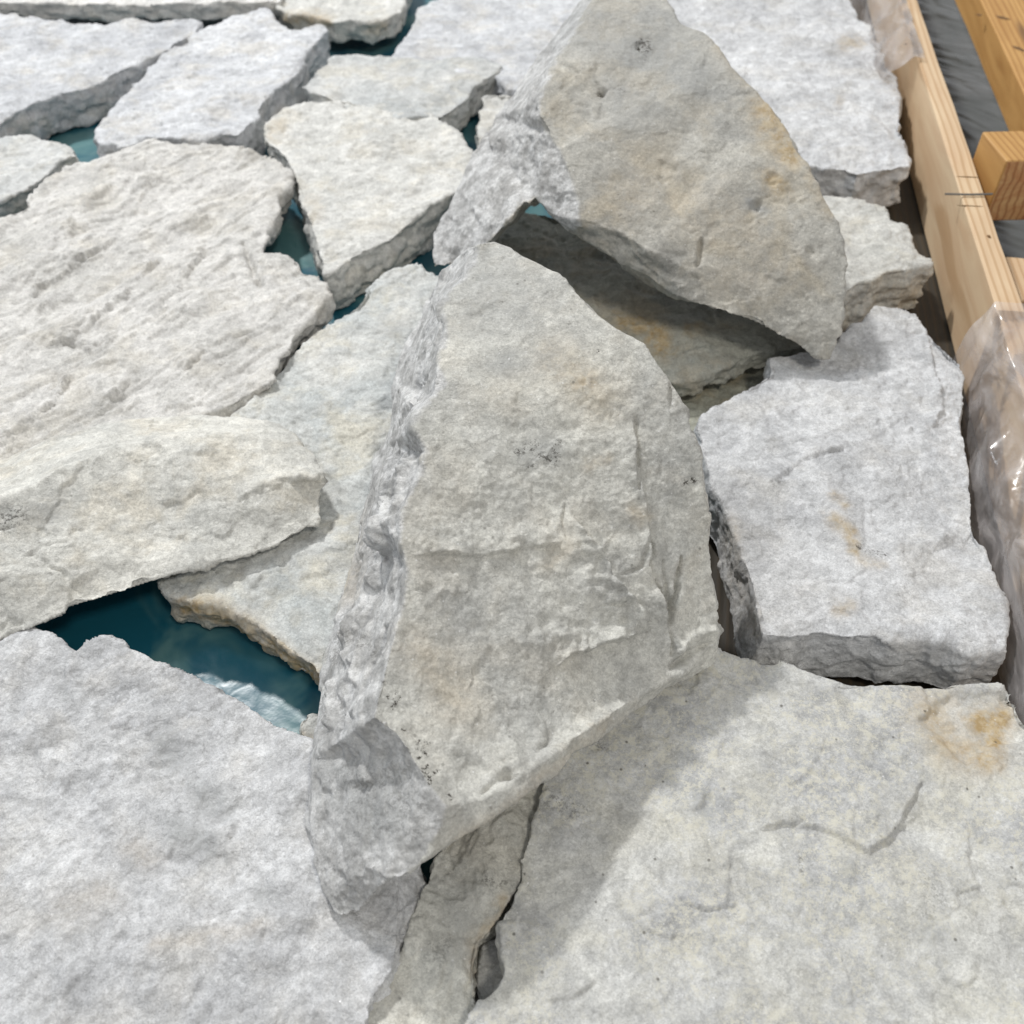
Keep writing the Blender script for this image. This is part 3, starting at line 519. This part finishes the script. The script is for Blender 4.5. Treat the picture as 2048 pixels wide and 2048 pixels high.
x = np.linspace(-2.4, .86, 90); y = np.linspace(.05, 4.2, 110)
vs = []; X, Y = np.meshgrid(x, y); Pg = np.stack([X.ravel(), Y.ravel(), np.zeros(X.size)], 1); Zg = .003*fbm(Pg, .25, 3, .5, 3)
# the right rail slopes away in x with y; sheet ends under it
r0 = at(1979, 572, .13); r1 = at(1800, 0, .13); rd = (r1-r0)/np.linalg.norm(r1-r0)
rx = .13+(Pg[:, 1]-.7)*rd[0]/rd[1]
Pg[:, 0] = np.where(True, -2.4+(Pg[:, 0]+2.4)/(3.26)*(rx+2.4+.02), 0); Pg[:, 2] = Zg-.002
fs = [(j*90+i, j*90+i+1, (j+1)*90+i+1, (j+1)*90+i) for j in range(109) for i in range(89)]
me = bpy.data.meshes.new('liner_sheet'); me.from_pydata([tuple(p) for p in Pg], [], fs)
me.polygons.foreach_set('use_smooth', np.ones(len(me.polygons), bool))
o = link_mesh('liner_sheet', me, teal); tag(o, 'glossy teal plastic sheet under the stones, seen through their gaps', 'plastic sheet')

# wood
def wood_mat(name, c1, c2, c3, axis):
    m = bpy.data.materials.new(name); m.use_nodes = True; t = NT(m); b = t.n['Principled BSDF']
    tc = t.new('ShaderNodeTexCoord'); mp = t.new('ShaderNodeMapping'); t.link(tc.outputs['Object'], mp.inputs[0])
    mp.inputs['Scale'].default_value = axis; v = mp.outputs[0]
    n1 = t.noise(v, 22, 5, .6, 1.4); wv = t.new('ShaderNodeTexWave', wave_type='BANDS', bands_direction='X', wave_profile='SIN')
    t.link(v, wv.inputs['Vector']); wv.inputs['Scale'].default_value = 26; wv.inputs['Distortion'].default_value = 7; wv.inputs['Detail'].default_value = 3
    wv.inputs['Detail Scale'].default_value = .5
    col = t.mix(t.ramp(n1, .3, .7), c1, c2); col = t.mix(t.math('MULTIPLY', t.ramp(wv.outputs['Fac'], .55, .95), .55), col, c3)
    vo = t.new('ShaderNodeTexVoronoi'); t.link(v, vo.inputs['Vector']); vo.inputs['Scale'].default_value = 7
    col = t.mix(t.ramp(vo.outputs['Distance'], .04, .10, .8, 0), col, rgb(.16, .08, .03))
    t.link(col, b.inputs['Base Color']); b.inputs['Roughness'].default_value = .62
    t.link(t.bump(n1, .0012, .7, t.bump(wv.outputs['Fac'], .0005, .5)), b.inputs['Normal'])
    return m
pine = wood_mat('pine_timber', rgb(.68, .52, .34), rgb(.60, .42, .26), rgb(.42, .25, .12), (1, .12, 1))
pine2 = wood_mat('orange_pine', rgb(.58, .34, .12), rgb(.46, .25, .08), rgb(.30, .13, .03), (1, .12, 1))
endg = wood_mat('end_grain', rgb(.60, .40, .20), rgb(.45, .22, .10), rgb(.25, .09, .03), (1, .5, 1.6))
def beam(name, mat, p0, length, w, h, yaw, back=.0, parent=None, bev=.004, twist=0., ends=None):
    """timber: origin at its near lower left corner; runs along local +Y"""
    bm = bmesh.new(); bmesh.ops.create_cube(bm, size=1)
    for v in bm.verts:
        v.co = Vector(((v.co.x+.5)*w, (v.co.y+.5)*length-back, (v.co.z+.5)*h))
    bmesh.ops.bevel(bm, geom=bm.edges[:], offset=bev, segments=3, affect='EDGES', profile=.6)
    bmesh.ops.subdivide_edges(bm, edges=[e for e in bm.edges if abs((e.verts[0].co-e.verts[1].co).y) > .1], cuts=40, use_grid_fill=True)
    P = np.array([v.co[:] for v in bm.verts]); dn = fbm(P*np.array([1, .3, 1]), .06, 3, .5, len(name)+w*100)*.0016
    for v, q in zip(bm.verts, dn): v.co += v.normal*float(q)
    me = bpy.data.meshes.new(name); bm.to_mesh(me); bm.free()
    if ends: me.materials.append(mat); me.materials.append(ends)
    for p in me.polygons:
        if ends and abs(p.normal.y) > .9: p.material_index = 1
    o = bpy.data.objects.new(name, me); C.objects.link(o)
    if not ends: me.materials.append(mat)
    o.location = p0; o.rotation_euler = (0, 0, yaw)
    if parent: o.parent = parent
    return o
yaw = -math.atan2(rd[0], rd[1])
perp = np.array([math.cos(yaw), math.sin(yaw), 0]); along = np.array([rd[0], rd[1], 0])
ZR = .13
w_rail = float((at(2042, 572, ZR)-r0)@perp)*.86
print('RAIL', r0, r1, 'yaw', math.degrees(yaw), 'w', w_rail)
base = r0-along*.75; base[2] = -.005
rail = beam('timber_rail', pine, base, 3.6, w_rail, ZR+.005, yaw)
tag(rail, 'long pale pine crate rail running up beside the stones with nail and saw marks', 'timber rail', 'timbers of the crate')
b0 = at(1962, 0, .12); b1 = b0-along*1.9; b1[2] = .045
o = board_ = beam('timber_board', pine2, b1, 3.2, .16, .075, yaw)
tag(o, 'orange pine board with bored holes in the top right corner', 'timber board', 'timbers of the crate')
# end-grain block and low board against the rail
q = at(2014, 322, .165); q[2] = .06
o = beam('timber_block', pine2, q, .10, .10, .105, yaw+math.radians(12), ends=endg)
tag(o, 'short timber block with rough reddish end grain against the rail', 'timber block', 'timbers of the crate')
q = at(2040, 600, .06); q[2] = -.03
o = beam('timber_board', pine, q-perp*.0, .12, .17, .09, yaw)
tag(o, 'low light pine board end right of the rail below the end grain block', 'timber board', 'timbers of the crate')
# base board of the crate, right of the liner
brown = wood_mat('dark_plywood', rgb(.045, .036, .024), rgb(.03, .024, .016), rgb(.06, .04, .02), (1, .2, 1))
q = np.array([.10-.7*rd[0]/rd[1], 0, -.022])
o = beam('base_board', brown, q, 4.4, .52, .014, yaw); tag(o, 'dark brown base board in the gaps between the right hand stones and the rail', 'timber board')
def mark(name, mat, parent, p, size, rot):
    bm = bmesh.new(); bmesh.ops.create_icosphere(bm, subdivisions=2, radius=1)
    for v in bm.verts: v.co = Vector((v.co.x*size[0], v.co.y*size[1], v.co.z*size[2]))*(1+.15*math.sin(v.co.x*7+v.co.y*5))
    me = bpy.data.meshes.new(name); bm.to_mesh(me); bm.free(); o_ = link_mesh(name, me, mat, parent)
    o_.matrix_parent_inverse = Matrix.Identity(4)
    inv = (Matrix.Translation(parent.location) @ parent.rotation_euler.to_matrix().to_4x4()).inverted()
    o_.location = inv @ Vector(p); o_.rotation_euler = (0, 0, rot); return o_
gouge = simple_mat('dark_wood_gouge', rgb(.16, .085, .03), .8)
for px_, py_, sz, r_ in [(2005, 36, (.016, .007, .0016), -.6), (2037, 98, (.018, .007, .0016), -.9), (1958, 30, (.006, .005, .0012), 0)]:
    mark('gouge', gouge, board_, at(px_, py_, .1195), sz, r_)
for px_, py_, sz, r_ in [(1936, 354, (.017, .0012, .0009), .05), (1940, 412, (.019, .0012, .0009), .06), (1978, 473, (.0025, .004, .0008), .2), (1811, 88, (.003, .003, .001), 0)]:
    mark('saw_mark', gouge, rail, at(px_, py_, ZR+.0002), sz, r_)
# nail lying on the rail
steel = simple_mat('nail_steel', rgb(.25, .25, .24), .35, Metallic=.9)
def tube(name, mat, pts, r, seg=8):
    bm = bmesh.new(); rings = []
    for k, p in enumerate(pts):
        p = Vector(p); d = (Vector(pts[min(k+1, len(pts)-1)])-Vector(pts[max(k-1, 0)])).normalized(); qd = d.to_track_quat('Z', 'Y')
        rings.append([bm.verts.new(p+qd@Vector((math.cos(a)*r, math.sin(a)*r, 0))) for a in [2*math.pi*i/seg for i in range(seg)]])
    for A_, B_ in zip(rings, rings[1:]):
        for i in range(seg): bm.faces.new([A_[i], A_[(i+1) % seg], B_[(i+1) % seg], B_[i]])
    bm.faces.new(rings[0][::-1]); bm.faces.new(rings[-1])
    me = bpy.data.meshes.new(name); bm.to_mesh(me); bm.free(); return link_mesh(name, me, mat)
o = tube('nail', steel, [at(1890, 388, ZR+.003), at(1940, 389, ZR+.0035), at(1985, 388, ZR+.003)], .0016)
tag(o, 'bent grey nail lying across the pine rail', 'nail')

# floor
fm = simple_mat('wrapped_floor', rgb(.16, .165, .155), .3); t = NT(fm); tc = t.new('ShaderNodeTexCoord'); b = t.n['Principled BSDF']; v = tc.outputs['Object']
t.link(t.mix(t.ramp(t.noise(v, 5, 4, .6, .5), .35, .7), rgb(.09, .095, .088), rgb(.15, .15, .145)), b.inputs['Base Color'])
def crumple(t, v, sc, wt):
    a = t.noise(v, sc, 3, .5, 1.8); r1_ = t.math('ABSOLUTE', t.math('SUBTRACT', a, .5))
    c_ = t.noise(v, sc*2.3, 3, .5, 1.2); r2_ = t.math('ABSOLUTE', t.math('SUBTRACT', c_, .5))
    return t.math('ADD', r1_, t.math('MULTIPLY', r2_, wt))
t.link(t.bump(crumple(t, v, 2.2, .2), .05, .6), b.inputs['Normal']); b.inputs['Roughness'].default_value = .22; b.inputs['Specular IOR Level'].default_value = .7
me = bpy.data.meshes.new('floor'); me.from_pydata([(-8, -6, -.14), (10, -6, -.14), (10, 14, -.14), (-8, 14, -.14)], [], [(0, 1, 2, 3)])
o = link_mesh('floor', me, fm); o['kind'] = 'structure'

# stretch film
film = bpy.data.materials.new('clear_film'); film.use_nodes = True; t = NT(film)
t.n.remove(t.n['Principled BSDF']); out = t.n['Material Output']
tc = t.new('ShaderNodeTexCoord'); mp = t.new('ShaderNodeMapping'); t.link(tc.outputs['Object'], mp.inputs[0]); mp.inputs['Scale'].default_value = (1, .45, 1)
mp.inputs['Rotation'].default_value = (0, 0, .6); v = mp.outputs[0]
nr = t.bump(crumple(t, v, 7, .35), .012, .6)
gls = t.new('ShaderNodeBsdfGlossy'); gls.inputs['Roughness'].default_value = .2; t.link(nr, gls.inputs['Normal']); gls.inputs[0].default_value = rgb(.95, .95, .95)
dif = t.new('ShaderNodeBsdfDiffuse'); dif.inputs[0].default_value = rgb(.70, .66, .65); t.link(nr, dif.inputs['Normal'])
tr = t.new('ShaderNodeBsdfTransparent')
m1 = t.new('ShaderNodeMixShader'); t.link(t.ramp(t.noise(v, 11, 5, .6, 2.5),   .35, .75, .14, .50), m1.inputs[0]); t.link(tr.outputs[0], m1.inputs[1]); t.link(dif.outputs[0], m1.inputs[2])
m2 = t.new('ShaderNodeMixShader'); fr = t.new('ShaderNodeFresnel'); fr.inputs[0].default_value = 1.5; t.link(nr, fr.inputs['Normal'])
t.link(t.math('MULTIPLY', fr.outputs[0], 1.0), m2.inputs[0]); t.link(m1.outputs[0], m2.inputs[1]); t.link(gls.outputs[0], m2.inputs[2]); t.link(m2.outputs[0], out.inputs[0])
def film_wrap(name, s0, s1, prof, seed, label, ns=110, nu=60, amp=.006):
    """wrinkled sleeve round the rail from s0 to s1 (m along it), prof(s,u)->(across, z)"""
    V = []; Fq = []
    org = r0.copy(); org[2] = 0
    for i in range(ns+1):
        s = s0+(s1-s0)*i/ns
        for j in range(nu+1):
            a, z_ = prof(s, j/nu); p = org+along*s+perp*a; p[2] = z_; V.append(p)
    V = np.array(V); q = V@np.array([[.6, .7, 0], [-.7, .6, 0], [0, 0, 1]])*np.array([2.6, .8, 1.3])
    dd = fbm(q, .16, 3, .4, seed)*amp*1.3; rd_ = (1-np.abs(fbm(q, .13, 2, .4, seed+2))*2.4)*amp*.45
    V[:, 2] += dd+rd_; V -= perp*(dd+rd_)[:, None]
    for i in range(ns):
        for j in range(nu):
            a = i*(nu+1)+j; Fq.append((a, a+1, a+nu+2, a+nu+1))
    me = bpy.data.meshes.new(name); me.from_pydata([tuple(p-org) for p in V], [], Fq)
    me.polygons.foreach_set('use_smooth', np.ones(len(me.polygons), bool))
    o = link_mesh(name, me, film); o.location = org
    return tag(o, label, 'plastic film')
def prof_a(s, u):
    bul = .022+.03*sst(np.array(-s), .05, .35).item()*1.0
    k = [(-bul, .0), (-bul-.004, .05), (-bul*.8, .10), (-.004, ZR+.006), (.03, ZR+.010), (w_rail, ZR+.008), (w_rail+.012, .09), (w_rail+.014, .0)]
    f = u*(len(k)-1); i = min(int(f), len(k)-2); g = f-i; g = g*g*(3-2*g)*.4+g*.6
    return k[i][0]*(1-g)+k[i+1][0]*g, k[i][1]*(1-g)+k[i+1][1]*g
film_wrap('stretch_film', -.74, -.05, prof_a, 5, 'wrinkled clear stretch film wrapped round the near end of the pine rail')
def prof_b(s, u):
    k = [(-.075, .0), (-.07, .05), (-.045, .11), (-.01, ZR+.008), (.01, ZR+.006)]
    f = u*(len(k)-1); i = min(int(f), len(k)-2); g = f-i
    return k[i][0]*(1-g)+k[i+1][0]*g, k[i][1]*(1-g)+k[i+1][1]*g
sB = float((at(1790, 60, ZR)-r0)@along)
film_wrap('stretch_film', sB-.15, sB+1.2, prof_b, 9, 'loose clear film hanging off the rail beside the bright top right slab', nu=30)
